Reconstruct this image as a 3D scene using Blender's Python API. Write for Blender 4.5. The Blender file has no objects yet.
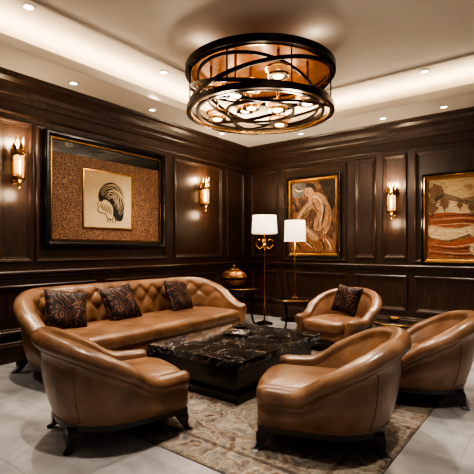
import bpy, math, random
from mathutils import Vector, Matrix
random.seed(4)
D = bpy.data
COL = bpy.context.scene.collection
pi = math.pi

# ------------------------------------------------------------------ materials
def lin(c):
    return tuple(((v/255)/12.92 if v/255 <= 0.04045 else (((v/255)+0.055)/1.055)**2.4) for v in c)+(1,)

class M:
    def __init__(s, name):
        s.m = D.materials.new(name); s.m.use_nodes = True
        s.nt = s.m.node_tree; s.b = s.nt.nodes['Principled BSDF']
    def n(s, t, **k):
        nd = s.nt.nodes.new(t)
        for a, v in k.items():
            if a in nd.inputs: nd.inputs[a].default_value = v
            else: setattr(nd, a, v)
        return nd
    def l(s, a, b): s.nt.links.new(a, b)
    def set(s, **k):
        for a, v in k.items(): s.b.inputs[a.replace('_', ' ')].default_value = v
        return s
    def coord(s, scale=(1, 1, 1)):
        tc = s.n('ShaderNodeTexCoord'); mp = s.n('ShaderNodeMapping')
        mp.inputs['Scale'].default_value = scale
        s.l(tc.outputs['Object'], mp.inputs['Vector']); return mp.outputs['Vector']
    def noise(s, vec, scale, detail=4, dist=0.0, rough=.5):
        nd = s.n('ShaderNodeTexNoise'); nd.inputs['Scale'].default_value = scale
        nd.inputs['Detail'].default_value = detail; nd.inputs['Distortion'].default_value = dist
        nd.inputs['Roughness'].default_value = rough
        s.l(vec, nd.inputs['Vector']); return nd.outputs['Fac']
    def ramp(s, fac, stops, interp='LINEAR'):
        r = s.n('ShaderNodeValToRGB'); cr = r.color_ramp; cr.interpolation = interp
        while len(cr.elements) < len(stops): cr.elements.new(.5)
        for e, (p, c) in zip(cr.elements, stops): e.position = p; e.color = c
        s.l(fac, r.inputs['Fac']); return r.outputs['Color']
    def mix(s, fac, a, b, mode='MIX'):
        m = s.n('ShaderNodeMix'); m.data_type = 'RGBA'; m.blend_type = mode
        for sock, v in ((m.inputs[0], fac), (m.inputs[6], a), (m.inputs[7], b)):
            if hasattr(v, 'links'): s.l(v, sock)
            else: sock.default_value = v
        return m.outputs[2]
    def bump(s, h, strength=.2, dist=.01):
        b = s.n('ShaderNodeBump'); b.inputs['Strength'].default_value = strength
        b.inputs['Distance'].default_value = dist
        s.l(h, b.inputs['Height']); s.l(b.outputs['Normal'], s.b.inputs['Normal'])
    def math(s, op, a, b=0.0, c=None):
        nd = s.n('ShaderNodeMath'); nd.operation = op
        for i, v in enumerate((a, b, c)):
            if v is None: continue
            if hasattr(v, 'links'): s.l(v, nd.inputs[i])
            else: nd.inputs[i].default_value = v
        return nd.outputs[0]
    def col(s, c): s.l(c, s.b.inputs['Base Color']); return s

def simple(name, rgb, rough=.5, metal=0, em=None, es=0, alpha=1, var=.12, coat=0):
    m = M(name)
    v = m.coord(); f = m.noise(v, 9, 3)
    c = lin(rgb)
    d = tuple(x*(1-var) for x in c[:3])+(1,)
    m.col(m.ramp(f, [(.3, d), (.7, c)]))
    m.set(Roughness=rough, Metallic=metal, Coat_Weight=coat)
    if em: m.set(Emission_Color=lin(em), Emission_Strength=es)
    if alpha < 1: m.set(Alpha=alpha)
    return m.m

def wood():
    m = M('espresso_wood'); v = m.coord((6, 6, .8))
    f = m.noise(v, 4, 6, .6)
    m.col(m.ramp(f, [(.3, lin((46, 31, 24))), (.55, lin((62, 42, 31))), (.75, lin((78, 54, 40)))]))
    m.set(Roughness=.38, Coat_Weight=.22, Coat_Roughness=.25); m.bump(f, .03, .008); return m.m
def leather():
    m = M('cognac_leather'); v = m.coord()
    f = m.noise(v, 4.0, 6, .6); g = m.noise(v, 130, 3); w = m.noise(v, 9, 4, 2.0)
    base = m.ramp(f, [(.25, lin((96, 67, 47))), (.5, lin((132, 96, 69))), (.78, lin((160, 124, 94)))])
    m.col(base); m.set(Roughness=.31, Coat_Weight=.22, Coat_Roughness=.22, Specular_IOR_Level=.6)
    h = m.math('ADD', m.math('MULTIPLY', g, .2), w)
    m.bump(h, .2, .018); return m.m
def marble_black():
    m = M('black_marble'); v = m.coord((1, 1, 1))
    f = m.noise(v, 2.6, 8, 1.4, .6); g = m.noise(v, 6, 6, .8)
    k = lin((13, 12, 12)); w = lin((180, 174, 166))
    a = m.ramp(f, [(.490, k), (.5, w), (.510, k)])
    b = m.ramp(g, [(.493, (0, 0, 0, 1)), (.5, lin((115, 108, 100))), (.507, (0, 0, 0, 1))])
    c = m.ramp(m.noise(v, 2.6, 5), [(.4, k), (.7, lin((56, 52, 50)))])
    m.col(m.mix(1.0, m.mix(1.0, a, b, 'ADD'), c, 'ADD'))
    m.set(Roughness=.1, Coat_Weight=.5, Coat_Roughness=.04); return m.m
def floor_m():
    m = M('grey_stone_tile'); v = m.coord()
    br = m.n('ShaderNodeTexBrick'); m.l(v, br.inputs['Vector'])
    br.offset = .5
    br.inputs['Scale'].default_value = 1; br.inputs['Brick Width'].default_value = 1.2
    br.inputs['Row Height'].default_value = .6; br.inputs['Mortar Size'].default_value = .003
    br.inputs['Color1'].default_value = lin((184, 183, 184)); br.inputs['Color2'].default_value = lin((176, 175, 176))
    br.inputs['Mortar'].default_value = lin((158, 156, 155))
    f = m.noise(v, 2.2, 8, 1.2)
    c = m.mix(.8, br.outputs['Color'], m.ramp(f, [(.3, lin((174, 173, 173))), (.5, lin((218, 217, 217))), (.7, lin((250, 250, 250)))]), 'MULTIPLY')
    m.col(c); m.set(Roughness=.24); return m.m
def rug_m():
    m = M('persian_rug'); v = m.coord()
    dv = m.n('ShaderNodeTexNoise'); dv.inputs['Scale'].default_value = 5; dv.inputs['Detail'].default_value = 5; m.l(v, dv.inputs['Vector'])
    vm = m.n('ShaderNodeVectorMath'); vm.operation = 'ADD'; m.l(v, vm.inputs[0])
    sc = m.n('ShaderNodeVectorMath'); sc.operation = 'SCALE'; sc.inputs[3].default_value = .26
    m.l(dv.outputs['Color'], sc.inputs[0]); m.l(sc.outputs[0], vm.inputs[1])
    vo = m.n('ShaderNodeTexVoronoi'); vo.inputs['Scale'].default_value = 2.4; m.l(vm.outputs[0], vo.inputs['Vector'])
    v2 = m.n('ShaderNodeTexVoronoi'); v2.inputs['Scale'].default_value = 9; m.l(vm.outputs[0], v2.inputs['Vector'])
    rings = m.math('FRACT', m.math('MULTIPLY', vo.outputs['Distance'], 4.0))
    a = m.ramp(rings, [(.0, lin((52, 44, 42))), (.2, lin((112, 78, 62))), (.38, lin((184, 173, 155))), (.62, lin((88, 92, 100))), (.85, lin((140, 122, 104)))], 'LINEAR')
    b = m.ramp(v2.outputs['Distance'], [(.12, lin((52, 43, 40))), (.26, lin((112, 80, 64))), (.42, lin((186, 174, 156))), (.7, lin((94, 94, 98)))])
    c = m.mix(.4, a, b)
    wear = m.noise(v, 4.5, 9, 0, .7); f = m.noise(v, 60, 4)
    c = m.mix(m.ramp(wear, [(.42, (0, 0, 0, 1)), (.62, (.7, .7, .7, 1))]), c, lin((156, 147, 135)))
    c = m.mix(m.ramp(f, [(.45, (0, 0, 0, 1)), (.65, (.4, .4, .4, 1))]), c, lin((74, 63, 56)))
    sp = m.n('ShaderNodeSeparateXYZ'); m.l(v, sp.inputs[0])
    dx = m.math('SUBTRACT', 1.425, m.math('ABSOLUTE', m.math('SUBTRACT', sp.outputs[0], 3.025)))
    dy = m.math('SUBTRACT', 1.675, m.math('ABSOLUTE', m.math('SUBTRACT', sp.outputs[1], -3.575)))
    d = m.math('MINIMUM', dx, dy)
    bd = m.ramp(d, [(.0, (.6, .6, .6, 1)), (.035, (.15, .15, .15, 1)), (.05, (.0, .0, .0, 1)), (.24, (0, 0, 0, 1)), (.25, (.6, .6, .6, 1)), (.275, (.6, .6, .6, 1)), (.285, (0, 0, 0, 1))])
    c = m.mix(bd, c, lin((66, 52, 46)))
    m.col(c); m.set(Roughness=.95, Specular_IOR_Level=.1)
    m.bump(m.noise(v, 300, 2), .3, .004); return m.m
def pillow_m():
    m = M('paisley_fabric'); v = m.coord()
    dv = m.n('ShaderNodeTexNoise'); dv.inputs['Scale'].default_value = 5; m.l(v, dv.inputs['Vector'])
    vm = m.n('ShaderNodeVectorMath'); vm.operation = 'ADD'; m.l(v, vm.inputs[0])
    sc = m.n('ShaderNodeVectorMath'); sc.operation = 'SCALE'; sc.inputs[3].default_value = .35
    m.l(dv.outputs['Color'], sc.inputs[0]); m.l(sc.outputs[0], vm.inputs[1])
    vo = m.n('ShaderNodeTexVoronoi'); vo.inputs['Scale'].default_value = 6.5; m.l(vm.outputs[0], vo.inputs['Vector'])
    r = m.math('FRACT', m.math('MULTIPLY', vo.outputs['Distance'], 3.2))
    a = m.ramp(r, [(.0, lin((26, 18, 19))), (.5, lin((42, 28, 28))), (.7, lin((122, 86, 68))), (.85, lin((54, 34, 33)))])
    m.col(a); m.set(Roughness=.55, Specular_IOR_Level=.3); return m.m
def mat_pattern():
    m = M('leopard_mat'); v = m.coord()
    vo = m.n('ShaderNodeTexVoronoi'); vo.feature = 'DISTANCE_TO_EDGE'; vo.inputs['Scale'].default_value = 30
    m.l(v, vo.inputs['Vector'])
    m.col(m.ramp(vo.outputs['Distance'], [(.04, lin((150, 112, 82))), (.14, lin((98, 66, 48))), (.4, lin((72, 48, 36)))]))
    m.set(Roughness=.6); return m.m
def paint(name, stops, scale=3, dist=1.5, st=(1, 1, 1), seed=0):
    m = M(name); tc = m.n('ShaderNodeTexCoord'); mp = m.n('ShaderNodeMapping')
    mp.inputs['Scale'].default_value = st; mp.inputs['Location'].default_value = (seed, seed*1.7, 0)
    m.l(tc.outputs['Object'], mp.inputs['Vector'])
    f = m.noise(mp.outputs['Vector'], scale, 5, dist)
    m.col(m.ramp(f, [(p, lin(c)) for p, c in stops])); m.set(Roughness=.5); return m.m

WOOD = wood(); LEATHER = leather(); MARBLE = marble_black(); FLOOR = floor_m(); RUG = rug_m(); PILLOW = pillow_m()
DARKWOOD = simple('ebony_wood', (30, 21, 17), .28, coat=.3)
WHITE = simple('ceiling_plaster', (214, 208, 198), .8, var=.03)
BRASS = simple('aged_brass', (190, 148, 92), .25, 1)
GOLD = simple('gold_frame', (176, 130, 74), .3, 1, var=.4)
BRONZE = simple('dark_bronze', (34, 23, 18), .3, .75)
BLACK = simple('black_lacquer', (16, 13, 12), .22, coat=.3)
SHADE = simple('cream_shade', (240, 232, 215), .8, em=(255, 234, 200), es=1.0, var=.03)
BULB = simple('warm_bulb', (255, 230, 190), .5, em=(255, 214, 160), es=14, var=0)
LENS = simple('frosted_lamp_glass', (255, 236, 205), .4, em=(255, 226, 182), es=7, var=0)
LED = simple('cove_led', (255, 236, 205), .5, em=(255, 226, 190), es=24, var=0)
DLED = simple('downlight_lens', (255, 240, 220), .5, em=(255, 236, 210), es=9, var=0)
CLEAR = simple('crystal_glass', (246, 218, 170), .06, 0, em=(255, 190, 120), es=.35, alpha=.4)
AMBERCUP = simple('amber_cup_glass', (214, 150, 86), .08, 0, em=(236, 156, 84), es=.5, alpha=.7)
AMIR = simple('amber_glass_plate', (136, 84, 44), .3, .3, em=(196, 116, 54), es=.14, var=.7)
COPPER = simple('copper_lustre', (196, 136, 88), .3, .65, var=.8)
CREAM = simple('cream_paper', (214, 188, 146), .8, var=.1)
INK = simple('ink_black', (26, 22, 20), .7)
LEOP = mat_pattern()
LC = (1, .87, .72)

# ------------------------------------------------------------------ mesh helpers
def mkobj(name, verts, faces, mat, parent=None, smooth=True, bevel=0, loc=None, rot=None):
    me = D.meshes.new(name); me.from_pydata([tuple(v) for v in verts], [], faces); me.validate(); me.update()
    import bmesh
    bm = bmesh.new(); bm.from_mesh(me); bmesh.ops.recalc_face_normals(bm, faces=bm.faces); bm.to_mesh(me); bm.free()
    if mat: me.materials.append(mat)
    o = D.objects.new(name, me); COL.objects.link(o)
    if smooth:
        me.polygons.foreach_set('use_smooth', [True]*len(me.polygons))
    if bevel:
        b = o.modifiers.new('bevel', 'BEVEL'); b.width = bevel; b.segments = 2; b.limit_method = 'ANGLE'; b.angle_limit = .7
        w = o.modifiers.new('wn', 'WEIGHTED_NORMAL')
    if parent: o.parent = parent
    if loc: o.location = loc
    if rot: o.rotation_euler = rot
    return o
def boxv(x0, x1, y0, y1, z0, z1):
    v = [(x, y, z) for z in (z0, z1) for y in (y0, y1) for x in (x0, x1)]
    f = [(0, 2, 3, 1), (4, 5, 7, 6), (0, 1, 5, 4), (2, 6, 7, 3), (0, 4, 6, 2), (1, 3, 7, 5)]
    return v, f
def box(name, b, mat, parent=None, bevel=.004):
    v, f = boxv(*b); return mkobj(name, v, f, mat, parent, smooth=bool(bevel), bevel=bevel)
def merge(*lst):
    V = []; F = []
    for v, f in lst:
        n = len(V); V += list(v); F += [tuple(i+n for i in ff) for ff in f]
    return V, F
def lathev(prof, seg=40, c=(0, 0, 0), close=True):
    V = []; F = []
    for r, z in prof:
        for i in range(seg):
            a = 2*pi*i/seg; V.append((c[0]+max(r, .0001)*math.cos(a), c[1]+max(r, .0001)*math.sin(a), c[2]+z))
    for j in range(len(prof)-1):
        for i in range(seg):
            k = (i+1) % seg; F.append((j*seg+i, j*seg+k, (j+1)*seg+k, (j+1)*seg+i))
    if close:
        F.append(tuple(range(seg))); n = (len(prof)-1)*seg; F.append(tuple(range(n, n+seg)))
    return V, F
def ringv(r0, r1, z0, z1, seg=72, c=(0, 0, 0)):
    V = []; F = []
    for r, z in ((r0, z0), (r1, z0), (r1, z1), (r0, z1)):
        for i in range(seg):
            a = 2*pi*i/seg; V.append((c[0]+r*math.cos(a), c[1]+r*math.sin(a), c[2]+z))
    for j in range(4):
        for i in range(seg):
            k = (i+1) % seg; m = (j+1) % 4; F.append((j*seg+i, j*seg+k, m*seg+k, m*seg+i))
    return V, F
def esplit(o, a=.6):
    e = o.modifiers.new('es', 'EDGE_SPLIT'); e.split_angle = a; return o
def lathe(name, prof, mat, parent=None, seg=40, bevel=0, c=(0, 0, 0), smooth=True):
    v, f = lathev(prof, seg, c); o = mkobj(name, v, f, mat, parent, smooth)
    if smooth: esplit(o, .7)
    return o
def tubev(pts, r, seg=8, closed=False):
    V = []; F = []; n = len(pts); P = [Vector(p) for p in pts]
    for i in range(n):
        a = P[(i-1) % n] if closed or i > 0 else P[0]; b = P[(i+1) % n] if closed or i < n-1 else P[-1]
        t = (b-a).normalized(); up = Vector((0, 0, 1)) if abs(t.z) < .95 else Vector((1, 0, 0))
        s = t.cross(up).normalized(); u = s.cross(t)
        rr = r[i] if isinstance(r, (list, tuple)) else r
        for k in range(seg):
            an = 2*pi*k/seg; V.append(P[i]+s*math.cos(an)*rr+u*math.sin(an)*rr)
    m = n if closed else n-1
    for i in range(m):
        j = (i+1) % n
        for k in range(seg):
            l = (k+1) % seg; F.append((i*seg+k, i*seg+l, j*seg+l, j*seg+k))
    if not closed: F.append(tuple(range(seg))); F.append(tuple(range((n-1)*seg, n*seg)))
    return V, F
def tube(name, pts, r, mat, parent=None, seg=8, closed=False):
    v, f = tubev(pts, r, seg, closed); return mkobj(name, v, f, mat, parent)
def thing(name, label, cat, loc=(0, 0, 0), rot=(0, 0, 0), group=None):
    e = D.objects.new(name, None); e.empty_display_size = .1; COL.objects.link(e)
    e.location = loc; e.rotation_euler = rot; e['label'] = label; e['category'] = cat
    if group: e['group'] = group
    return e
def light(kind, loc, power, color=LC, parent=None, radius=.05, rot=None, spot=None, blend=.6, name='lamp_light'):
    l = D.lights.new(name, kind); l.energy = power; l.color = color; l.shadow_soft_size = radius
    if kind == 'SPOT': l.spot_size = math.radians(spot); l.spot_blend = blend
    o = D.objects.new(name, l); COL.objects.link(o); o.location = loc
    if rot: o.rotation_euler = rot
    if parent: o.parent = parent
    return o
def struct(o): o['kind'] = 'structure'; return o
def framev(w, h, prof):
    V = []; F = []
    for ins, z in prof:
        a = w/2-ins; b = h/2-ins
        V += [(-a, -b, z), (a, -b, z), (a, b, z), (-a, b, z)]
    for j in range(len(prof)-1):
        for i in range(4):
            k = (i+1) % 4; F.append((j*4+i, j*4+k, (j+1)*4+k, (j+1)*4+i))
    return V, F
LROT = (pi/2, 0, pi/2); RROT = (pi/2, 0, 0)

# ------------------------------------------------------------------ room shell
HT = 3.5; TOP = 3.82
XM = 8.2; YM = -9.6
struct(box('floor', (-.1, XM, YM, .1, -.1, 0), FLOOR, bevel=0))
struct(box('wall_left', (-.12, 0, YM, .12, 0, TOP), WOOD, bevel=0))
struct(box('wall_right', (0, XM, 0, .12, 0, TOP), WOOD, bevel=0))
struct(box('ceiling', (-.12, XM, YM, .12, TOP, TOP+.1), WHITE, bevel=0))
SX = .78; SY = -.88
tn = [0]
def trim(v, f, mat, bevel=0, smooth=False, loc=None, rot=None):
    tn[0] += 1
    return struct(mkobj('trim_%d' % tn[0], v, f, mat, None, smooth, bevel, loc, rot))
trim(*boxv(0, SX, YM, 0, HT, HT+.05), WHITE)
trim(*boxv(SX, XM, SY, 0, HT, HT+.05), WHITE)
trim(*merge(boxv(SX-.03, SX+.02, YM, SY-.02, HT-.012, HT+.10), boxv(SX-.03, XM, SY-.02, SY+.03, HT-.012, HT+.10)), WHITE, .006, True)
trim(*merge(boxv(SX-.16, SX-.08, YM, SY, HT+.06, HT+.085)), LED)
trim(*merge(boxv(SX-.08, XM, SY+.08, SY+.16, HT+.06, HT+.085)), LED)
trim(*merge(boxv(SX+.42, SX+.48, YM, SY-.42, TOP-.03, TOP), boxv(SX+.42, XM, SY-.48, SY-.42, TOP-.03, TOP)), WHITE, .006, True)
def sweepL(prof, mat):
    n = len(prof)
    V = [(o, YM, z) for o, z in prof]+[(o, -o, z) for o, z in prof]
    V += [(XM, -o, z) for o, z in prof]
    F = []
    for s in (0, n):
        for i in range(n-1): F.append((s+i, s+i+1, s+n+i+1, s+n+i))
    return V, F
trim(*sweepL([(0, 3.2), (.03, 3.2), (.035, 3.26), (.05, 3.28), (.06, 3.34), (.1, 3.40), (.15, 3.44), (.155, 3.47), (.18, 3.5)], None), WOOD)
trim(*sweepL([(0, 3.04), (.02, 3.045), (.028, 3.06), (.02, 3.08), (0, 3.085)], None), WOOD)
trim(*sweepL([(0, 1.02), (.025, 1.03), (.03, 1.06), (.055, 1.075), (.06, 1.1), (.045, 1.115), (0, 1.12)], None), WOOD)
v, f = sweepL([(.03, 0), (.03, .2), (.022, .215), (.02, .235), (0, .25)], None)
o = mkobj('baseboard_left', v, f, WOOD, None, False); struct(o)

MP = [(0, 0), (0, .02), (.014, .03), (.034, .026), (.045, .012), (.062, .01), (.068, 0)]
def panel(side, a, b, z0, z1):
    v, f = framev(b-a, z1-z0, MP)
    if side == 'L': trim(v, f, WOOD, loc=(.0, (a+b)/2, (z0+z1)/2), rot=LROT)
    else: trim(v, f, WOOD, loc=((a+b)/2, 0, (z0+z1)/2), rot=RROT)
for a, b in ((-7.4, -5.15), (-5.05, -4.62), (-4.58, -2.33), (-2.15, -.85), (-.7, -.12)):
    panel('L', a, b, 1.22, 2.98)
for a, b in ((-7.4, -5.3), (-5.15, -3.7), (-3.55, -2.1), (-1.95, -.85), (-.7, -.12)):
    panel('L', a, b, .34, .94)
for a, b in ((.12, .78), (.92, 2.25), (2.4, 2.78), (2.9, 3.3), (3.42, 5.0), (5.15, 7)):
    panel('R', a, b, 1.22 if b not in (5.0, 2.25) else 1.16, 2.98)
for a, b in ((.12, .78), (.92, 2.25), (2.4, 3.3), (3.42, 5.0), (5.15, 7)):
    panel('R', a, b, .34, .94)

# ------------------------------------------------------------------ downlights
def downlight(x, y, z, power, tilt=None, spot=75, lab='small round recessed ceiling downlight with warm lens'):
    t = thing('downlight', lab, 'ceiling light', (x, y, z), group='recessed ceiling downlights')
    v, f = ringv(.045, .065, -.012, 0, 32); mkobj('trim_ring', v, f, WHITE, t, False)
    lathe('lens', [(.045, -.008), (.045, -.002)], DLED, t, 24)
    light('SPOT', (0, 0, -.03), power, LC, t, .04, tilt or (0, 0, 0), spot, .7)
for y in (-6.2, -4.3, -3.0, -1.35):
    downlight(.42, y, HT, 95, (0, -.14, 0), 66)
for x in (1.55, 3.05, 3.95, 5.3):
    downlight(x, -.45, HT, 115, (-.15, 0, 0), 66)
for x, y, p, s in ((3.3, -3.9, 300, 75), (3.85, -1.15, 170, 70), (1.0, -3.3, 260, 75), (1.1, -5.2, 270, 66), (3.2, -5.9, 270, 55), (5.0, -4.6, 280, 55), (5.2, -2.4, 220, 66)):  # later entries are extra downlights, added to light the seating
    downlight(x, y, TOP, p, None, s)
downlight(2.3, -1.1, TOP, 230, None, 70)  # one more added downlight, for light on the seating

# ------------------------------------------------------------------ seating
def upath(hw, front, back, rc, step=.03):
    segs = [((-hw, front), (-hw, back+rc)), ('a', (-hw+rc, back+rc), pi, 1.5*pi), ((-hw+rc, back), (hw-rc, back)),
            ('a', (hw-rc, back+rc), 1.5*pi, 2*pi), ((hw, back+rc), (hw, front))]
    out = []; s = 0
    for sg in segs:
        if sg[0] == 'a':
            L = rc*pi/2; n = max(6, int(L/step))
            for i in range(n):
                t = i/n; a = sg[2]+(sg[3]-sg[2])*t
                out.append((sg[1][0]+rc*math.cos(a), sg[1][1]+rc*math.sin(a), math.cos(a), math.sin(a), s+L*t))
            s += L
        else:
            (x0, y0), (x1, y1) = sg; L = math.hypot(x1-x0, y1-y0)
            if L < 1e-4: continue
            dx, dy = (x1-x0)/L, (y1-y0)/L; n = max(2, int(L/step)); ts = [i/n for i in range(n)]
            en = (0, .003, .01, .022, .036, .05, .066)
            if sg is segs[0]: ts = sorted(set([e/L for e in en]+[t for t in ts if t*L > .08]))
            if sg is segs[-1]: ts = sorted(set([1-e/L for e in en]+[t for t in ts if (1-t)*L > .08]))
            for t in ts: out.append((x0+(x1-x0)*t, y0+(y1-y0)*t, dy, -dx, s+L*t))
            s += L
    return out, s
def sm(t): t = max(0, min(1, t)); return t*t*(3-2*t)

def upholstered(kind_seat, P, parent):
    path, L = upath(P['hw'], P['front'], P['back'], P['rc'], P.get('step', .03))
    zb = .17; R = P.get('R', .05); th = P['th']; la = P.get('la', .05)
    def hf(y): return P['hb']-(P['hb']-P['ha'])*sm((y-P['y0'])/(P['y1']-P['y0']))
    def lf(y): return P['lean']-(P['lean']-la)*sm((y-P['back']-.1)/(P['front']-P['back']-.1))
    def disp(s, z, h):
        if not P.get('tuft'): return 0
        u = (s-L/2)/P['tuft']; w = (z-.60)/P['tuft']
        puff = (abs(math.sin(pi*(u+w)))*abs(math.sin(pi*(u-w))))**.45
        fold = abs(math.sin(pi*u))**.5
        low = 1-sm((z-.56)/.06)
        env = sm((z-.44)/.06)*sm((h-.01-z)/.06)*sm((min(s, L-s)-.25)/.2)
        return env*.038*((puff*(1-low)+fold*low)-.35)
    V = []; F = []; nper = None
    for x, y, nx, ny, s in path:
        h = hf(y); ln = lf(y); sec = []
        N = 26 if P.get('tuft') else 14
        for j in range(N+1):
            v = j/N; z = zb+(h-R-zb)*v; sec.append((ln*v**1.3-disp(s, z, h)-.03*math.sin(pi*v)*(not P.get('tuft')), z))
        cx = ln+R
        for k in range(1, 13):
            a = pi-(pi+1.15)*k/12; sec.append((cx+R*math.cos(a)*1.12, h-R+R*math.sin(a)))
        o0, z0 = sec[-1]
        for k in range(1, 13):
            w = k/12; sec.append((o0-.022+(th-o0+.022)*w**.8+.035*math.sin(pi*w), z0-.006+(zb-z0+.006)*w))
        e = min(s, L-s); re = .075
        if e < re:
            k = max(.12, math.sqrt(max(0, 1-(1-e/re)**2)))
            def md(z): return .5*(th+ln*max(0, (z-zb)/(h-zb))**1.3+R*max(0, (z-zb)/(h-zb)))
            sec = [(md(z)+(o-md(z))*(.15+.85*k), zb+(z-zb)*(.9+.1*k)) for o, z in sec]
        nper = len(sec)
        for o, z in sec: V.append((x+nx*o, y+ny*o, z))
    n = len(path)
    for i in range(n-1):
        for j in range(nper):
            k = (j+1) % nper; F.append((i*nper+j, i*nper+k, (i+1)*nper+k, (i+1)*nper+j))
    F.append(tuple(range(nper))); F.append(tuple(range((n-1)*nper, n*nper)))
    mkobj('backrest', V, F, LEATHER, parent)
    pp = []
    for x, y, nx, ny, s in path:
        if min(s, L-s) < .08: continue
        h = hf(y); ln = lf(y); o = ln+R+R*1.12*math.cos(-1.15)-.006; z = h-R+R*math.sin(-1.15)-.004
        pp.append((x+nx*o, y+ny*o, z))
    tube('piping', pp, .008, LEATHER, parent, 6)
    pp = [(x+nx*(th+.004), y+ny*(th+.004), .185) for x, y, nx, ny, s in path if min(s, L-s) > .05]
    tube('piping', pp, .008, LEATHER, parent, 6)
    if P.get('tuft'):
        T = P['tuft']; bs = None
        for row in range(0, 3):
            z = .60+row*T/2
            m = -20
            while m <= 20:
                u = (m+(.5 if row % 2 else 0))*T; m += 1
                s = L/2+u
                if s < .5 or s > L-.5: continue
                q = min(path, key=lambda p: abs(p[4]-s)); h = hf(q[1]); ln = lf(q[1])
                if z > h-R-.02: continue
                v = (z-zb)/(h-R-zb); o = ln*v**1.3-disp(s, z, h)
                ds = s-q[4]; tx, ty = -q[3], q[2]
                if bs is None:
                    vv, ff = lathev([(.002, -.008), (.01, -.006), (.014, 0), (.01, .006), (.002, .008)], 12)
                    bs = mkobj('button', vv, ff, LEATHER, parent); b = bs
                else:
                    b = bs.copy(); COL.objects.link(b)
                b.location = (q[0]+q[2]*o+tx*ds, q[1]+q[3]*o+ty*ds, z)
                b.rotation_euler = (pi/2, 0, math.atan2(q[3], q[2])-pi/2)
    else:
        for sx in (-1, 1):
            q = min(path, key=lambda p: abs(p[0]-sx*(P['hw']*.78))+abs(p[1]-P['back']))
            h = hf(q[1]); ln = lf(q[1]); o0 = ln+R+R*1.12*math.cos(-1.15); z0 = h-R+R*math.sin(-1.15); pts = []
            for k in range(13):
                w = k/12; o = o0-.022+(th-o0+.022)*w**.8+.035*math.sin(pi*w)+.001
                pts.append((q[0]+q[2]*o, q[1]+q[3]*o, z0-.006+(zb-z0+.006)*w))
            tube('seam', pts, .0055, LEATHER, parent, 6)
    def outline(off, fr, bulge):
        pts = [(x+nx*off, min(y+ny*off, fr)) for x, y, nx, ny, s in path if y <= fr+.001]
        a = pts[-1]; b = pts[0]; k = 16 if P['hw'] < 1 else 40
        for i in range(1, k):
            t = i/k; pts.append((a[0]+(b[0]-a[0])*t, fr+bulge*(1-abs(2*t-1)**4)))
        return pts
    def rings(pts, layers):
        n = len(pts); cx = sum(p[0] for p in pts)/n; cy = sum(p[1] for p in pts)/n
        mx = max(abs(p[0]-cx) for p in pts); my = max(abs(p[1]-cy) for p in pts)
        V = []; F = []
        for ins, z in layers:
            for p in pts: V.append((cx+(p[0]-cx)*(1-ins/mx), cy+(p[1]-cy)*(1-ins/my), z))
        for j in range(len(layers)-1):
            for i in range(n):
                k = (i+1) % n; F.append((j*n+i, j*n+k, (j+1)*n+k, (j+1)*n+i))
        F.append(tuple(range(n))); F.append(tuple(range((len(layers)-1)*n, len(layers)*n)))
        return V, F
    st = P['seat']
    v, f = rings(outline(-.002, P['front']-.02, .03), [(.0, .165), (0, st-.15)])
    mkobj('seat_rail', v, f, LEATHER, parent, False, .008)
    v, f = rings(outline(.0, P['front']-.01, .07), [(.04, st-.155), (.012, st-.145), (0, st-.12), (-.004, st-.08), (0, st-.045), (.012, st-.02), (.035, st-.004), (.08, st+.008), (.18, st+.024), (.3, st+.032)])
    mkobj('seat', v, f, LEATHER, parent)
    v, f = rings(outline(th-.004, P['front']-.005, .04), [(0, .125), (0, .178)])
    mkobj('plinth', v, f, DARKWOOD, parent, True, .006)
    lx = P['hw']+.03; yf = P['front']-.05; yb = P['back']-.03
    rx = lx if P['hw'] > 1 else lx-.13
    legs = [(-lx, yf), (lx, yf), (-rx, yb), (rx, yb)]
    if P['hw'] > 1: legs += [(-.55, yf+.02), (.55, yf+.02)]
    for x, y in legs:
        sx = 1 if x > 0 else -1; sy = 1 if y > 0 else -1
        V = []; LY = ((.050, .140, .0), (.046, .11, .014), (.036, .075, .024), (.027, .045, .030), (.022, .02, .042), (.025, .0, .066))
        for w, z, oo in LY:
            V += [(x+sx*oo-w, y+sy*oo-w, z), (x+sx*oo+w, y+sy*oo-w, z), (x+sx*oo+w, y+sy*oo+w, z), (x+sx*oo-w, y+sy*oo+w, z)]
        m_ = len(LY)
        F = [(0, 1, 2, 3), tuple(range(4*m_-4, 4*m_))]+[(j*4+i, j*4+(i+1) % 4, j*4+4+(i+1) % 4, j*4+4+i) for j in range(m_-1) for i in range(4)]
        mkobj('leg', V, F, DARKWOOD, parent, True, .004)

CH = dict(hw=.305, front=.46, back=-.30, rc=.295, th=.115, hb=.825, ha=.465, y0=-.38, y1=.22, lean=.13, la=.04, seat=.425, R=.066)
chairs = [((2.53, -5.25, .006), -.30, 'cognac leather tub armchair between the sofa arm and marble table'),
          ((3.95, -4.34, .006), pi/2+.36, 'cognac leather tub armchair standing half on the rug'),
          ((4.22, -3.02, .006), pi/2+.30, 'cognac leather tub armchair standing near the landscape painting'),
          ((2.84, -1.66, .006), pi-.12, 'cognac leather tub armchair holding a paisley pillow')]
for loc, rz, lab in chairs:
    t = thing('armchair', lab, 'armchair', loc, (0, 0, rz), 'matching leather tub armchairs')
    upholstered('chair', CH, t)
SO = dict(hw=1.42, front=.50, back=-.34, rc=.42, th=.14, hb=.93, ha=.53, y0=-.32, y1=.46, lean=.10, la=.05, seat=.45, R=.09, tuft=.24, step=.02)
t = thing('sofa', 'long curved cognac leather sofa with deep-buttoned back', 'sofa', (.91, -3.53, 0), (0, 0, -pi/2))
upholstered('sofa', SO, t)

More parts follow.
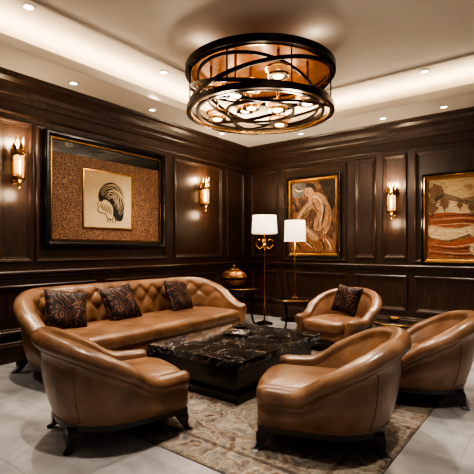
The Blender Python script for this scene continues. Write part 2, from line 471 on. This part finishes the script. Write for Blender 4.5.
# ------------------------------------------------------------------ pillows
def pillow(loc, rot, size, lab):
    n = 22; V = []; F = []
    for sgn in (1, -1):
        for j in range(n+1):
            for i in range(n+1):
                u = -1+2*i/n; v = -1+2*j/n
                k = max(0, (1-u**4)*(1-v**4))**.6
                pin = 1-.09*(1-u*u)*abs(v)**3; pin2 = 1-.09*(1-v*v)*abs(u)**3
                V.append((u*size/2*pin2, v*size/2*pin, sgn*(.09*k+.012*k*math.sin(5*u+2*v))))
    m = (n+1)**2
    for s in (0, 1):
        for j in range(n):
            for i in range(n):
                a = s*m+j*(n+1)+i; F.append((a, a+1, a+n+2, a+n+1))
    for i in range(n):
        for a, b in (((i), (i+1)), (n*(n+1)+i, n*(n+1)+i+1), (i*(n+1), (i+1)*(n+1)), (i*(n+1)+n, (i+1)*(n+1)+n)):
            F.append((a, b, b+m, a+m))
    t = mkobj('throw_pillow', V, F, PILLOW, None, True, loc=loc, rot=rot)
    t['label'] = lab; t['category'] = 'pillow'; t['group'] = 'dark paisley throw pillows'
    return t
pillow((.76, -4.60, .68), (math.radians(62), .12, pi/2-.3), .50, 'dark paisley throw pillow leaning at the sofa end')
pillow((.74, -3.82, .68), (math.radians(62), -.1, pi/2), .50, 'dark paisley throw pillow leaning on the middle of the sofa')
pillow((.74, -2.76, .68), (math.radians(62), .1, pi/2+.15), .50, 'dark paisley throw pillow leaning beside the sofa arm')
pillow((2.90, -1.54, .66), (math.radians(68), .1, -.25), .42, 'dark paisley throw pillow standing on the armchair seat')

# ------------------------------------------------------------------ rug
v, f = boxv(1.6, 4.45, -5.25, -1.9, 0, .006)
r = mkobj('area_rug', v, f, RUG, None, False); r['label'] = 'large worn rust and cream persian rug under the marble table'; r['category'] = 'rug'

# ------------------------------------------------------------------ coffee table
t = thing('coffee_table', 'large rectangular coffee table with white-veined black marble top', 'table', (2.48, -3.53, .006))
box('table_top', (-.60, .60, -.80, .80, .315, .385), MARBLE, t, .006)
box('apron', (-.555, .555, -.755, .755, .26, .315), DARKWOOD, t, .006)
box('base', (-.52, .52, -.72, .72, .07, .262), DARKWOOD, t, .006)
box('plinth', (-.58, .58, -.78, .78, 0, .075), DARKWOOD, t, .01)
t = thing('ashtray', 'shallow square black stone ashtray with pale rim', 'ashtray', (2.34, -3.38, .392), (0, 0, .3))
v, f = framev(.26, .26, [(0, 0), (-.01, .02), (-.012, .035), (.02, .035), (.04, .012), (.129, .01)])
mkobj('dish', v, f+[(0, 1, 2, 3)], MARBLE, t, False, .004)
t = thing('bowl', 'small shallow dark bronze bowl on the marble table', 'bowl', (2.14, -3.06, .391))
lathe('bowl_body', [(.04, 0), (.045, .006), (.08, .02), (.095, .038), (.089, .038), (.06, .018)], BRONZE, t, 28)

# ------------------------------------------------------------------ round side tables
def side_table(x, y, z, r, lab, tri=False):
    t = thing('side_table', lab, 'table', (x, y, 0), group='small round dark side tables')
    lathe('table_top', [(r-.012, z-.045), (r, z-.038), (r, z-.004), (r-.006, z)], DARKWOOD, t, 48)
    v, f = ringv(r-.004, r+.008, z-.018, z-.002, 48); mkobj('rim', v, f, BRASS, t)
    lathe('shelf', [(r*.62, z*.35), (r*.62, z*.35+.02)], DARKWOOD, t, 40)
    for k in range(3):
        a = k*2*pi/3+.5; c, s = math.cos(a), math.sin(a)
        pts = [(c*r*.75, s*r*.75, z-.043), (c*r*.68, s*r*.68, z*.7), (c*r*.6, s*r*.6, z*.36), (c*r*.7, s*r*.7, z*.15), (c*r*.86, s*r*.86, 0.005)]
        tube('leg', pts, [.024, .02, .018, .018, .02], DARKWOOD, t)
    return t
side_table(.74, -1.22, .69, .33, 'round dark side table with gold rim holding a copper jar')
side_table(1.78, -1.15, .56, .32, 'round dark side table with gold rim holding a lamp')
side_table(3.64, -1.80, .46, .24, 'low round dark side table between two armchairs')
t = thing('ginger_jar', 'round lustrous copper jar with lid on the side table', 'vase', (.67, -1.31, .69))
lathe('body', [(.08, 0), (.09, .01), (.17, .05), (.225, .13), (.228, .20), (.19, .27), (.10, .315)], COPPER, t, 40)
v, f = ringv(.222, .231, .15, .18, 48); mkobj('band', v, f, BRONZE, t, False)
lathe('lid', [(.105, .315), (.11, .325), (.075, .35), (.02, .365), (.012, .375), (.022, .39), (.014, .405), (.003, .41)], BRASS, t, 32)
t = thing('coaster', 'small dark dish on the side table', 'dish', (1.66, -1.27, .56))
lathe('dish', [(.04, 0), (.06, .012), (.062, .018), (.05, .014)], BRONZE, t, 24)
t = thing('decorative_bowl', 'small brass bowl on the low side table', 'bowl', (3.64, -1.80, .46))
lathe('bowl', [(.03, 0), (.035, .008), (.07, .035), (.08, .055), (.075, .055), (.05, .03)], BRASS, t, 28)

# ------------------------------------------------------------------ lamps
def shade(t, r0, r1, z0, z1):
    V, F = lathev([(r0, z0), (r1, z1), (r1-.006, z1), (r0-.006, z0), (r0, z0)], 48, (0, 0, 0), False)
    mkobj('lamp_shade', V, F, SHADE, t)
    lathe('bulb', [(.01, (z0+z1)/2-.06), (.03, (z0+z1)/2-.03), (.035, (z0+z1)/2), (.02, (z0+z1)/2+.04), (.002, (z0+z1)/2+.05)], BULB, t, 16)
    light('POINT', (0, 0, (z0+z1)/2+.07), 26, (1, .82, .6), t, .04)
    v, f = ringv(r0-.004, r0+.003, z0-.004, z0+.006, 48); mkobj('shade_trim', v, f, BRASS, t)
t = thing('floor_lamp', 'tall brass floor lamp with cream drum shade and scrolled arms', 'lamp', (1.00, -.82, 0))
lathe('base', [(.15, 0), (.155, .012), (.14, .03), (.05, .045), (.025, .08)], BRONZE, t, 40)
tube('pole', [(0, 0, .07), (0, 0, .8), (0, 0, 1.64), (0, 0, 1.80)], .013, BRASS, t)
lathe('collar', [(.015, 1.36), (.035, 1.38), (.02, 1.41), (.04, 1.45), (.018, 1.49)], BRASS, t, 24)
for k in range(4):
    a = k*pi/2+.4; c, s = math.cos(a), math.sin(a)
    pts = [(c*.01, s*.01, 1.44), (c*.09, s*.09, 1.38), (c*.16, s*.16, 1.44), (c*.15, s*.15, 1.54), (c*.09, s*.09, 1.56), (c*.07, s*.07, 1.50)]
    tube('scroll_arm', pts, [.012, .012, .011, .010, .008, .006], BRASS, t)
shade(t, .235, .22, 1.66, 2.00)
t = thing('table_lamp', 'slim brass stick lamp with cream drum shade on the side table', 'lamp', (1.80, -1.10, .56))
lathe('base', [(.08, 0), (.082, .01), (.06, .02), (.02, .04)], BRASS, t, 32)
tube('pole', [(0, 0, .03), (0, 0, .5), (0, 0, 1.11)], .011, BRASS, t)
shade(t, .18, .168, .94, 1.30)

# ------------------------------------------------------------------ sconces
def sconce(loc, rot, lab):
    t = thing('wall_sconce', lab, 'wall light', loc, rot, 'crystal and brass wall sconces')
    v, f = boxv(-.04, .04, -.24, .24, 0, .018); mkobj('backplate', v, f, BRASS, t, True, .005)
    tube('arm', [(0, -.02, .02), (0, -.10, .05), (0, -.15, .1)], .011, BRASS, t)
    def ly(prof, seg=24, close=True):
        V, F = lathev(prof, seg, close=close); return [(x, z, -y+.11) for x, y, z in V], F
    v, f = ly([(.003, -.30), (.022, -.275), (.012, -.25), (.045, -.21), (.07, -.18), (.072, -.155)]); mkobj('cup', v, f, BRASS, t)
    v, f = ly([(.062, -.16), (.062, .12)], 24, False); mkobj('glass_cylinder', v, f, CLEAR, t)
    v, f = ly([(.062, .10), (.072, .12), (.07, .15), (.05, .17)], 24, False); mkobj('collar', v, f, BRASS, t)
    v, f = ly([(.004, -.12), (.016, -.11), (.018, .02), (.012, .06), (.002, .09)]); mkobj('bulb', v, f, BULB, t)
    for k in range(6):
        a = 2*pi*k/6; tube('cage_bar', [(.07*math.cos(a), -.16, .11+.07*math.sin(a)), (.07*math.cos(a), .13, .11+.07*math.sin(a))], .006, BRASS, t, 6)
    for nm, rr, y0, y1, mt in (('petal', .075, .13, .26, BRASS), ('petal', .055, .20, .34, CLEAR)):
        for k in range(7):
            a = 2*pi*k/7+(.4 if mt is CLEAR else 0); c, s = math.cos(a), math.sin(a); w = .38
            V = [(rr*.8*math.cos(a-w), y0, .11+rr*.8*math.sin(a-w)), (rr*.8*math.cos(a+w), y0, .11+rr*.8*math.sin(a+w)),
                 (rr*1.15*math.cos(a+w*.8), (y0+y1)/2, .11+rr*1.15*math.sin(a+w*.8)), (rr*1.4*c, y1, .11+rr*1.4*s), (rr*1.15*math.cos(a-w*.8), (y0+y1)/2, .11+rr*1.15*math.sin(a-w*.8))]
            mkobj(nm, V, [(0, 1, 2, 4), (4, 2, 3)], mt, t, False)
    light('POINT', (0, .29, .16), 15, (1, .74, .48), t, .05); light('POINT', (0, -.36, .16), 5, (1, .74, .48), t, .08)
sconce((0, -4.83, 2.42), LROT, 'brass wall sconce with crystal petals beside the animal picture')
sconce((0, -1.45, 2.38), LROT, 'brass wall sconce with crystal petals near the room corner')
sconce((3.08, 0, 2.18), RROT, 'brass wall sconce with glass cylinder between two paintings')

# ------------------------------------------------------------------ pictures
def quad(name, w, h, z, mat, parent, cx=0, cy=0, d=.004):
    v, f = boxv(cx-w/2, cx+w/2, cy-h/2, cy+h/2, z, z+d); return mkobj(name, v, f, mat, parent, False)
def shape(name, pts, z, mat, parent, d=.003):
    n = len(pts); V = [(x, y, z) for x, y in pts]+[(x, y, z+d) for x, y in pts]
    F = [tuple(range(n)), tuple(range(n, 2*n))]+[(i, (i+1) % n, n+(i+1) % n, n+i) for i in range(n)]
    return mkobj(name, V, F, mat, parent, False)
def stroke(name, pts, w, z, mat, parent, taper=True):
    k = 6; P = []
    n = len(pts)
    for i in range(n-1):
        p0 = pts[max(i-1, 0)]; p1 = pts[i]; p2 = pts[i+1]; p3 = pts[min(i+2, n-1)]
        for j in range(k):
            t = j/k
            P.append(tuple(.5*((2*b)+(-a+c)*t+(2*a-5*b+4*c-d)*t*t+(-a+3*b-3*c+d)*t**3) for a, b, c, d in zip(p0, p1, p2, p3)))
    P.append(pts[-1]); L = []; R = []
    for i, p in enumerate(P):
        a = P[max(i-1, 0)]; b = P[min(i+1, len(P)-1)]; dx, dy = b[0]-a[0], b[1]-a[1]; l = math.hypot(dx, dy) or 1
        ww = w*(.25+.75*math.sin(pi*min(max(i/(len(P)-1), .03), .97))) if taper else w
        L.append((p[0]-dy/l*ww, p[1]+dx/l*ww)); R.append((p[0]+dy/l*ww, p[1]-dx/l*ww))
    return shape(name, L+R[::-1], z, mat, parent, .002)
def spline(pts, k=8):
    out = []; n = len(pts)
    for i in range(n):
        p0, p1, p2, p3 = pts[i-1], pts[i], pts[(i+1) % n], pts[(i+2) % n]
        for j in range(k):
            t = j/k
            out.append(tuple(.5*((2*b)+(-a+c)*t+(2*a-5*b+4*c-d)*t*t+(-a+3*b-3*c+d)*t**3) for a, b, c, d in zip(p0, p1, p2, p3)))
    return out
t = thing('framed_picture', 'wide black-framed striped ink head drawing on patterned brown mat', 'picture', (0.0, -3.45, 2.18), LROT)
W, H = 2.07, 1.54
v, f = framev(W, H, [(0, 0), (0, .07), (.02, .085), (.05, .08), (.07, .05), (.08, .045), (.09, .05)]); mkobj('frame', v, f, BLACK, t, False, .002)
v, f = framev(W-.18, H-.18, [(0, .03), (0, .05), (.01, .05), (.012, .03)]); mkobj('fillet', v, f, GOLD, t, False)
quad('backing', W-.1, H-.1, .012, BLACK, t)
quad('mat', 1.84, 1.16, .018, LEOP, t, 0, -.08, .014)
v, f = framev(.86, .84, [(0, .03), (0, .045), (.02, .045), (.022, .03)])
mkobj('inner_fillet', [(x-.05, y-.08, z) for x, y, z in v], f, GOLD, t, False)
quad('artwork', .83, .81, .032, CREAM, t, -.05, -.08)
# head in profile under a dark dome of striped hair
ox, oy = -.03, -.07
mane = spline([(-.20, .02), (-.17, .14), (-.08, .23), (.05, .26), (.18, .20), (.25, .06), (.25, -.12), (.22, -.28), (.13, -.30), (.06, -.22), (.05, -.10), (-.02, -.02), (-.10, -.0), (-.15, -.04)])
shape('drawing', [(x+ox, y+oy) for x, y in mane], .036, INK, t)
face = spline([(-.17, -.01), (-.21, -.08), (-.195, -.12), (-.21, -.16), (-.16, -.20), (-.09, -.20), (-.04, -.27), (.04, -.28), (.06, -.16), (.04, -.08), (-.04, -.01), (-.11, .0)])
tube('drawing', [(x+ox, y+oy, .037) for x, y in face], .005, INK, t, 5, True)
for k in range(8):      # concentric hair arcs
    rr = 1-.105*k; pts = []
    for i in range(9):
        a = pi*1.02-i/8*(pi*1.28); pts.append((.03+.225*rr*math.cos(a)+.012*math.sin(i*2.1+k), -.03+.265*rr*math.sin(a)+.008*math.sin(i*1.7+k*2)))
    pts = [p for p in pts if not (p[0] < .03 and p[1] < -.02)]
    stroke('drawing', [(x+ox, y+oy) for x, y in pts], .0055, .040, CREAM, t)
for k in range(6):      # neck and cheek hatching
    stroke('drawing', [(-.15+.03*k+ox, -.05-.008*k+oy), (-.16+.035*k+ox, -.10-.012*k+oy), (-.13+.03*k+ox, -.15-.015*k+oy)], .006, .038, INK, t)
for k in range(4):
    stroke('drawing', [(-.03+.04*k+ox, -.27+oy), (-.04+.045*k+ox, -.31+oy), (-.06+.05*k+ox, -.34+oy)], .006, .038, INK, t)

def goldframe(t, W, H):
    v, f = framev(W, H, [(0, 0), (0, .04), (.015, .05), (.04, .04), (.05, .03)]); mkobj('frame', v, f, BLACK, t, False, .002)
    v, f = framev(W-.08, H-.08, [(0, .02), (0, .045), (.015, .055), (.04, .045), (.05, .035), (.065, .04), (.07, .02)]); mkobj('gold_slip', v, f, GOLD, t, False)
t = thing('framed_painting', 'gold-framed painting of draped figures in browns and cream', 'painting', (1.58, 0, 2.0), RROT)
W, H = 1.14, 1.56; goldframe(t, W, H)
P1 = paint('painted_ground', [(.3, (46, 32, 26)), (.5, (112, 78, 54)), (.62, (150, 110, 78)), (.75, (74, 52, 40))], 3.5, 2.5)
P2 = paint('painted_flesh', [(.3, (132, 90, 64)), (.42, (210, 168, 126)), (.55, (160, 112, 80)), (.7, (240, 216, 180))], 7, 2.5)
P3 = paint('painted_drape', [(.3, (90, 54, 38)), (.45, (168, 110, 70)), (.55, (110, 68, 46)), (.7, (216, 172, 124))], 7, 3.5, (1, .4, 1))
P4 = paint('painted_shadow', [(.35, (30, 22, 20)), (.65, (70, 52, 42))], 4, 2)
P5 = paint('painted_highlight', [(.3, (228, 198, 156)), (.7, (246, 230, 200))], 6, 1)
P6 = paint('painted_blue_grey', [(.3, (72, 74, 78)), (.7, (128, 122, 112))], 6, 2)
quad('canvas', W-.16, H-.16, .02, P1, t)
def fig(pts, z, m): shape('painted_figure', spline(pts), z, m, t, .002)
fig([(-.44, .64), (-.2, .66), (-.14, .5), (-.3, .38), (-.44, .42)], .025, P6)
fig([(.14, .66), (.44, .66), (.44, .2), (.34, .1), (.30, .34), (.22, .48)], .0255, P4)
fig([(-.04, .44), (.08, .46), (.20, .40), (.30, .26), (.33, .06), (.28, -.14), (.16, -.26), (.04, -.26), (.02, -.12), (.08, .02), (.04, .12), (-.06, .20), (-.10, .34)], .028, P2)
fig([(-.17, .50), (-.12, .60), (-.02, .60), (.03, .50), (-.02, .40), (-.10, .38), (-.16, .43)], .030, P2)
fig([(-.16, .56), (-.10, .635), (.0, .63), (.06, .54), (.05, .44), (.01, .50), (-.06, .56)], .0315, P4)
fig([(-.06, .30), (-.18, .22), (-.32, .06), (-.38, -.10), (-.33, -.13), (-.26, -.02), (-.12, .10), (.0, .18)], .031, P2)
fig([(.24, .30), (.34, .20), (.38, .0), (.34, -.22), (.26, -.34), (.20, -.32), (.26, -.16), (.26, .06)], .0315, P2)
fig([(-.44, .02), (-.36, .10), (-.24, .02), (-.20, -.14), (-.28, -.24), (-.44, -.22)], .030, P3)
fig([(-.40, -.16), (-.30, -.10), (-.14, -.18), (.02, -.30), (.12, -.42), (.06, -.48), (-.10, -.40), (-.30, -.30), (-.42, -.28)], .033, P2)
fig([(-.44, -.30), (-.20, -.36), (.06, -.46), (.20, -.34), (.34, -.40), (.44, -.52), (.44, -.68), (.0, -.67), (-.44, -.68)], .0345, P3)
for pts, m_, w_ in (([(.06, .40), (.16, .28), (.20, .10), (.16, -.10)], P5, .016), ([(.0, .34), (.02, .22), (.12, .08)], P4, .010),
                    ([(.26, .26), (.23, .02), (.18, -.18)], P4, .014), ([(-.14, .16), (-.26, .04), (-.33, -.08)], P5, .009),
                    ([(-.04, .22), (-.16, .12), (-.28, -.04)], P4, .008), ([(.34, .16), (.34, .0), (.30, -.20)], P3, .014),
                    ([(.10, .30), (.18, .22), (.26, .20)], P3, .012), ([(.12, .12), (.18, .04), (.26, .04)], P3, .012),
                    ([(-.30, -.16), (-.14, -.25), (.02, -.36)], P5, .013), ([(-.40, -.38), (-.20, -.46), (.0, -.60)], P5, .014),
                    ([(-.30, -.40), (-.10, -.50), (.06, -.64)], P4, .010), ([(.14, -.42), (.22, -.52), (.24, -.66)], P4, .014),
                    ([(.26, -.42), (.34, -.52), (.38, -.64)], P5, .012), ([(-.42, -.46), (-.30, -.56), (-.24, -.66)], P4, .012),
                    ([(-.13, .50), (-.11, .46), (-.13, .43)], P4, .006), ([(.10, -.02), (.12, -.14), (.08, -.22)], P4, .007),
                    ([(-.36, -.22), (-.20, -.31), (-.02, -.43)], P4, .009), ([(-.40, .56), (-.30, .50), (-.20, .52)], P5, .012),
                    ([(-.42, .30), (-.36, .20), (-.34, .10)], P4, .02)):
    stroke('painted_stroke', pts, w_, .0375, m_, t)

t = thing('framed_painting', 'gold-framed landscape painting with red earth fields and trees', 'painting', (4.23, 0, 1.86), RROT)
W, H = 1.40, 1.46; goldframe(t, W, H)
L1 = paint('painted_sky', [(.3, (166, 134, 94)), (.5, (214, 184, 134)), (.65, (180, 150, 108))], 4, 1, (1, 3, 1))
L2 = paint('painted_trees', [(.35, (74, 54, 38)), (.5, (134, 98, 62)), (.62, (84, 60, 42)), (.75, (184, 138, 86))], 16, 2)
L3 = paint('painted_field', [(.3, (110, 50, 30)), (.45, (172, 92, 54)), (.55, (122, 62, 40)), (.7, (206, 142, 90))], 6, 3, (.7, 4, 1))
L4 = paint('painted_path', [(.3, (160, 128, 96)), (.5, (206, 176, 134)), (.7, (232, 214, 176))], 6, 2, (.7, 5, 1))
L5 = paint('painted_valley', [(.3, (74, 62, 50)), (.5, (138, 110, 80)), (.7, (170, 142, 102))], 6, 3, (.7, 4, 1))
quad('canvas', W-.16, H-.16, .02, L1, t)
def lay(pts, z, m, nm='painted_land', k=4): shape(nm, spline(pts, k), z, m, t, .002)
shape('painted_hill', [(-.61, .34), (-.4, .42), (-.1, .3), (.2, .36), (.61, .28), (.61, -.6), (-.61, -.6)], .024, L5, t, .002)
lay([(-.6, .22), (-.35, .30), (.0, .20), (.3, .26), (.6, .18), (.6, .10), (-.6, .08)], .0265, L4)
lay([(-.6, .06), (-.3, .10), (.1, .04), (.6, .10), (.6, -.14), (.1, -.10), (-.3, -.16), (-.6, -.10)], .029, L3)
lay([(-.6, -.10), (-.2, -.16), (.2, -.08), (.6, -.16), (.6, -.30), (.1, -.22), (-.3, -.34), (-.6, -.26)], .0315, L4)
shape('painted_land', [(-.61, -.30), (-.3, -.37), (.1, -.26), (.61, -.33), (.61, -.64), (-.61, -.64)], .034, L3, t, .002)
for cx, cy, s_ in ((-.48, .44, .13), (-.36, .24, .08), (-.54, .18, .10), (.46, .40, .15), (.34, .22, .08), (.54, .20, .11), (.02, .16, .06), (.12, .14, .05), (-.14, .20, .05)):
    pts = [(cx+s_*(.8+.25*math.sin(3*a*2+cx*20))*math.cos(a), cy+s_*(.85+.2*math.cos(5*a+cy*9))*math.sin(a)) for a in [i*2*pi/14 for i in range(14)]]
    pts = [(max(-.61, min(.61, x)), min(.64, y)) for x, y in pts]
    lay(pts, .0365+.0002*s_*10, L2, 'painted_tree', 3)
    stroke('painted_stroke', [(cx, cy-s_*.4), (cx+.01, cy-s_*1.0), (cx, cy-s_*1.5)], s_*.07, .0355, P4, t, False)
for i in range(7):
    y = -.38-.035*i; stroke('painted_stroke', [(-.58, y-.02), (-.2+.05*i, y-.06), (.2, y+.01), (.58, y-.03)], .007, .0365, (L4, P4, L5)[i % 3], t)
for i in range(4):
    y = .03-.045*i; stroke('painted_stroke', [(-.58, y), (-.1, y+.02), (.25, y-.02), (.58, y+.02)], .006, .0315, (P4, L4)[i % 2], t)
stroke('painted_stroke', [(.10, -.62), (.02, -.46), (.14, -.34), (.02, -.22), (.06, -.10)], .035, .0385, L4, t)

# ------------------------------------------------------------------ chandelier
cz = 3.04
t = thing('chandelier', 'large round bronze chandelier with crossing bands and amber glass cups', 'chandelier', (2.38, -2.98, cz))
R = .90
for nm, z0, z1, ra, rb in (('lower_ring', 0, .065, R-.035, R), ('upper_ring', .47, .55, R-.04, R+.015)):
    v, f = ringv(ra, rb, z0, z1, 96); esplit(mkobj(nm, v, f, BRONZE, t, True))
v, f = ringv(R-.15, R-.115, .015, .055, 96); esplit(mkobj('inner_ring', v, f, BRONZE, t, True))
v, f = ringv(.40, .43, .02, .055, 72); esplit(mkobj('inner_ring', v, f, BRONZE, t, True))
v, f = ringv(R-.06, R-.04, .005, .04, 96); esplit(mkobj('brass_ring', v, f, BRASS, t, True))
v, f = ringv(R-.065, R-.045, .46, .50, 96); esplit(mkobj('brass_ring', v, f, BRASS, t, True))
lathe('ceiling_plate', [(.34, .70), (.34, .775)], BRONZE, t, 60)
tube('stem', [(0, 0, .54), (0, 0, .74)], .05, BRONZE, t, 16)
lathe('reflector', [(R-.05, .53), (R-.05, .545)], AMIR, t, 96)
def band(ph, tilt, rr, zc, hh=.022, b2=0):
    V = []; F = []; n = 96
    for i in range(n):
        a = 2*pi*i/n
        z = zc+tilt*math.cos(a-ph)
        q = rr-b2*(1-math.cos(2*(a-ph)))/2
        for dr, dz in ((-.009, -hh), (.009, -hh), (.009, hh), (-.009, hh)):
            V.append(((q+dr)*math.cos(a), (q+dr)*math.sin(a), z+dz))
    for i in range(n):
        k = (i+1) % n
        for j in range(4): F.append((i*4+j, i*4+(j+1) % 4, k*4+(j+1) % 4, k*4+j))
    esplit(mkobj('tilted_band', V, F, BRONZE, t, True))
band(.5, .19, R-.03, .26); band(.5+2.1, .19, R-.05, .26); band(.5+4.2, .17, R-.07, .26, .018, .16)
for k in range(8):
    a = k*pi/4+.2; c, s = math.cos(a), math.sin(a)
    tube('post', [(c*(R-.02), s*(R-.02), .05), (c*(R-.02), s*(R-.02), .49)], .008, BRONZE, t)
for k in range(3):
    a0 = k*2*pi/3+.2; pts = []
    V = []; F = []
    for i in range(25):
        q = i/24; ang = a0+q*2.3; rr = (R-.05)-(R-.46)*math.sin(pi*q); pts.append((rr*math.cos(ang), rr*math.sin(ang), .035))
    for p in pts:
        l = math.hypot(p[0], p[1]); nx, ny = p[0]/l, p[1]/l
        for o_, z_ in ((-.016, -.014), (.016, -.014), (.016, .014), (-.016, .014)): V.append((p[0]+nx*o_, p[1]+ny*o_, p[2]+z_))
    for i in range(24):
        for j in range(4): F.append((i*4+j, i*4+(j+1) % 4, i*4+4+(j+1) % 4, i*4+4+j))
    F += [(0, 1, 2, 3), (96, 97, 98, 99)]
    mkobj('curved_strap', V, F, BRONZE, t, False)
cups = [(.615, k*2*pi/8+.15, .05+.20*(k % 2)) for k in range(8)]+[(.22, k*2*pi/3+.6, .07+.09*k) for k in range(3)]
for r_, a, z in cups:
    x, y = r_*math.cos(a), r_*math.sin(a)
    V, F = lathev([(.108, z), (.132, z+.07)], 32, (x, y, 0), False); mkobj('glass_cup', V, F, AMBERCUP, t)
    v, f = ringv(.066, .112, z-.014, z+.006, 32, (x, y, 0)); mkobj('cup_rim', v, f, BRONZE, t, False)
    v, f = ringv(.108, .118, z-.018, z+.008, 32, (x, y, 0)); mkobj('cup_edge', v, f, BRASS, t, False)
    v, f = ringv(.126, .145, z+.064, z+.082, 32, (x, y, 0)); mkobj('cup_collar', v, f, BRASS, t, False)
    lathe('lamp_glass', [(.03, z-.028), (.054, z-.020), (.066, z+.002), (.06, z+.03), (.03, z+.05)], LENS, t, 24, c=(x, y, 0))
    tube('stem', [(x, y, z+.05), (x, y, .535)], .016, BRASS, t)
for k in range(3):
    a = k*2*pi/3; light('POINT', (.45*math.cos(a), .45*math.sin(a), -.07), 26, (1, .82, .62), t, .12)
    light('POINT', (.42*math.cos(a+1), .42*math.sin(a+1), .32), 3.0, (1, .76, .5), t, .08)
    light('POINT', (.75*math.cos(a), .75*math.sin(a), .64), 1.5, (1, .8, .6), t, .05)

# ------------------------------------------------------------------ world, camera
w = D.worlds.new('world'); bpy.context.scene.world = w; w.use_nodes = True
bg = w.node_tree.nodes['Background']; bg.inputs['Color'].default_value = (1, .93, .86, 1); bg.inputs['Strength'].default_value = .18
cam = D.cameras.new('camera'); co = D.objects.new('camera', cam); COL.objects.link(co)
co.location = (5.32, -7.26, 1.4); co.rotation_euler = (pi/2, 0, math.radians(37.6))
cam.sensor_width = 36; cam.lens = 36*420/474; cam.shift_y = 11/474; cam.clip_start = .05
bpy.context.scene.camera = co
vs = bpy.context.scene.view_settings
vs.view_transform = 'AgX'
try: vs.look = 'AgX - High Contrast'
except Exception: pass
vs.exposure = 0.15
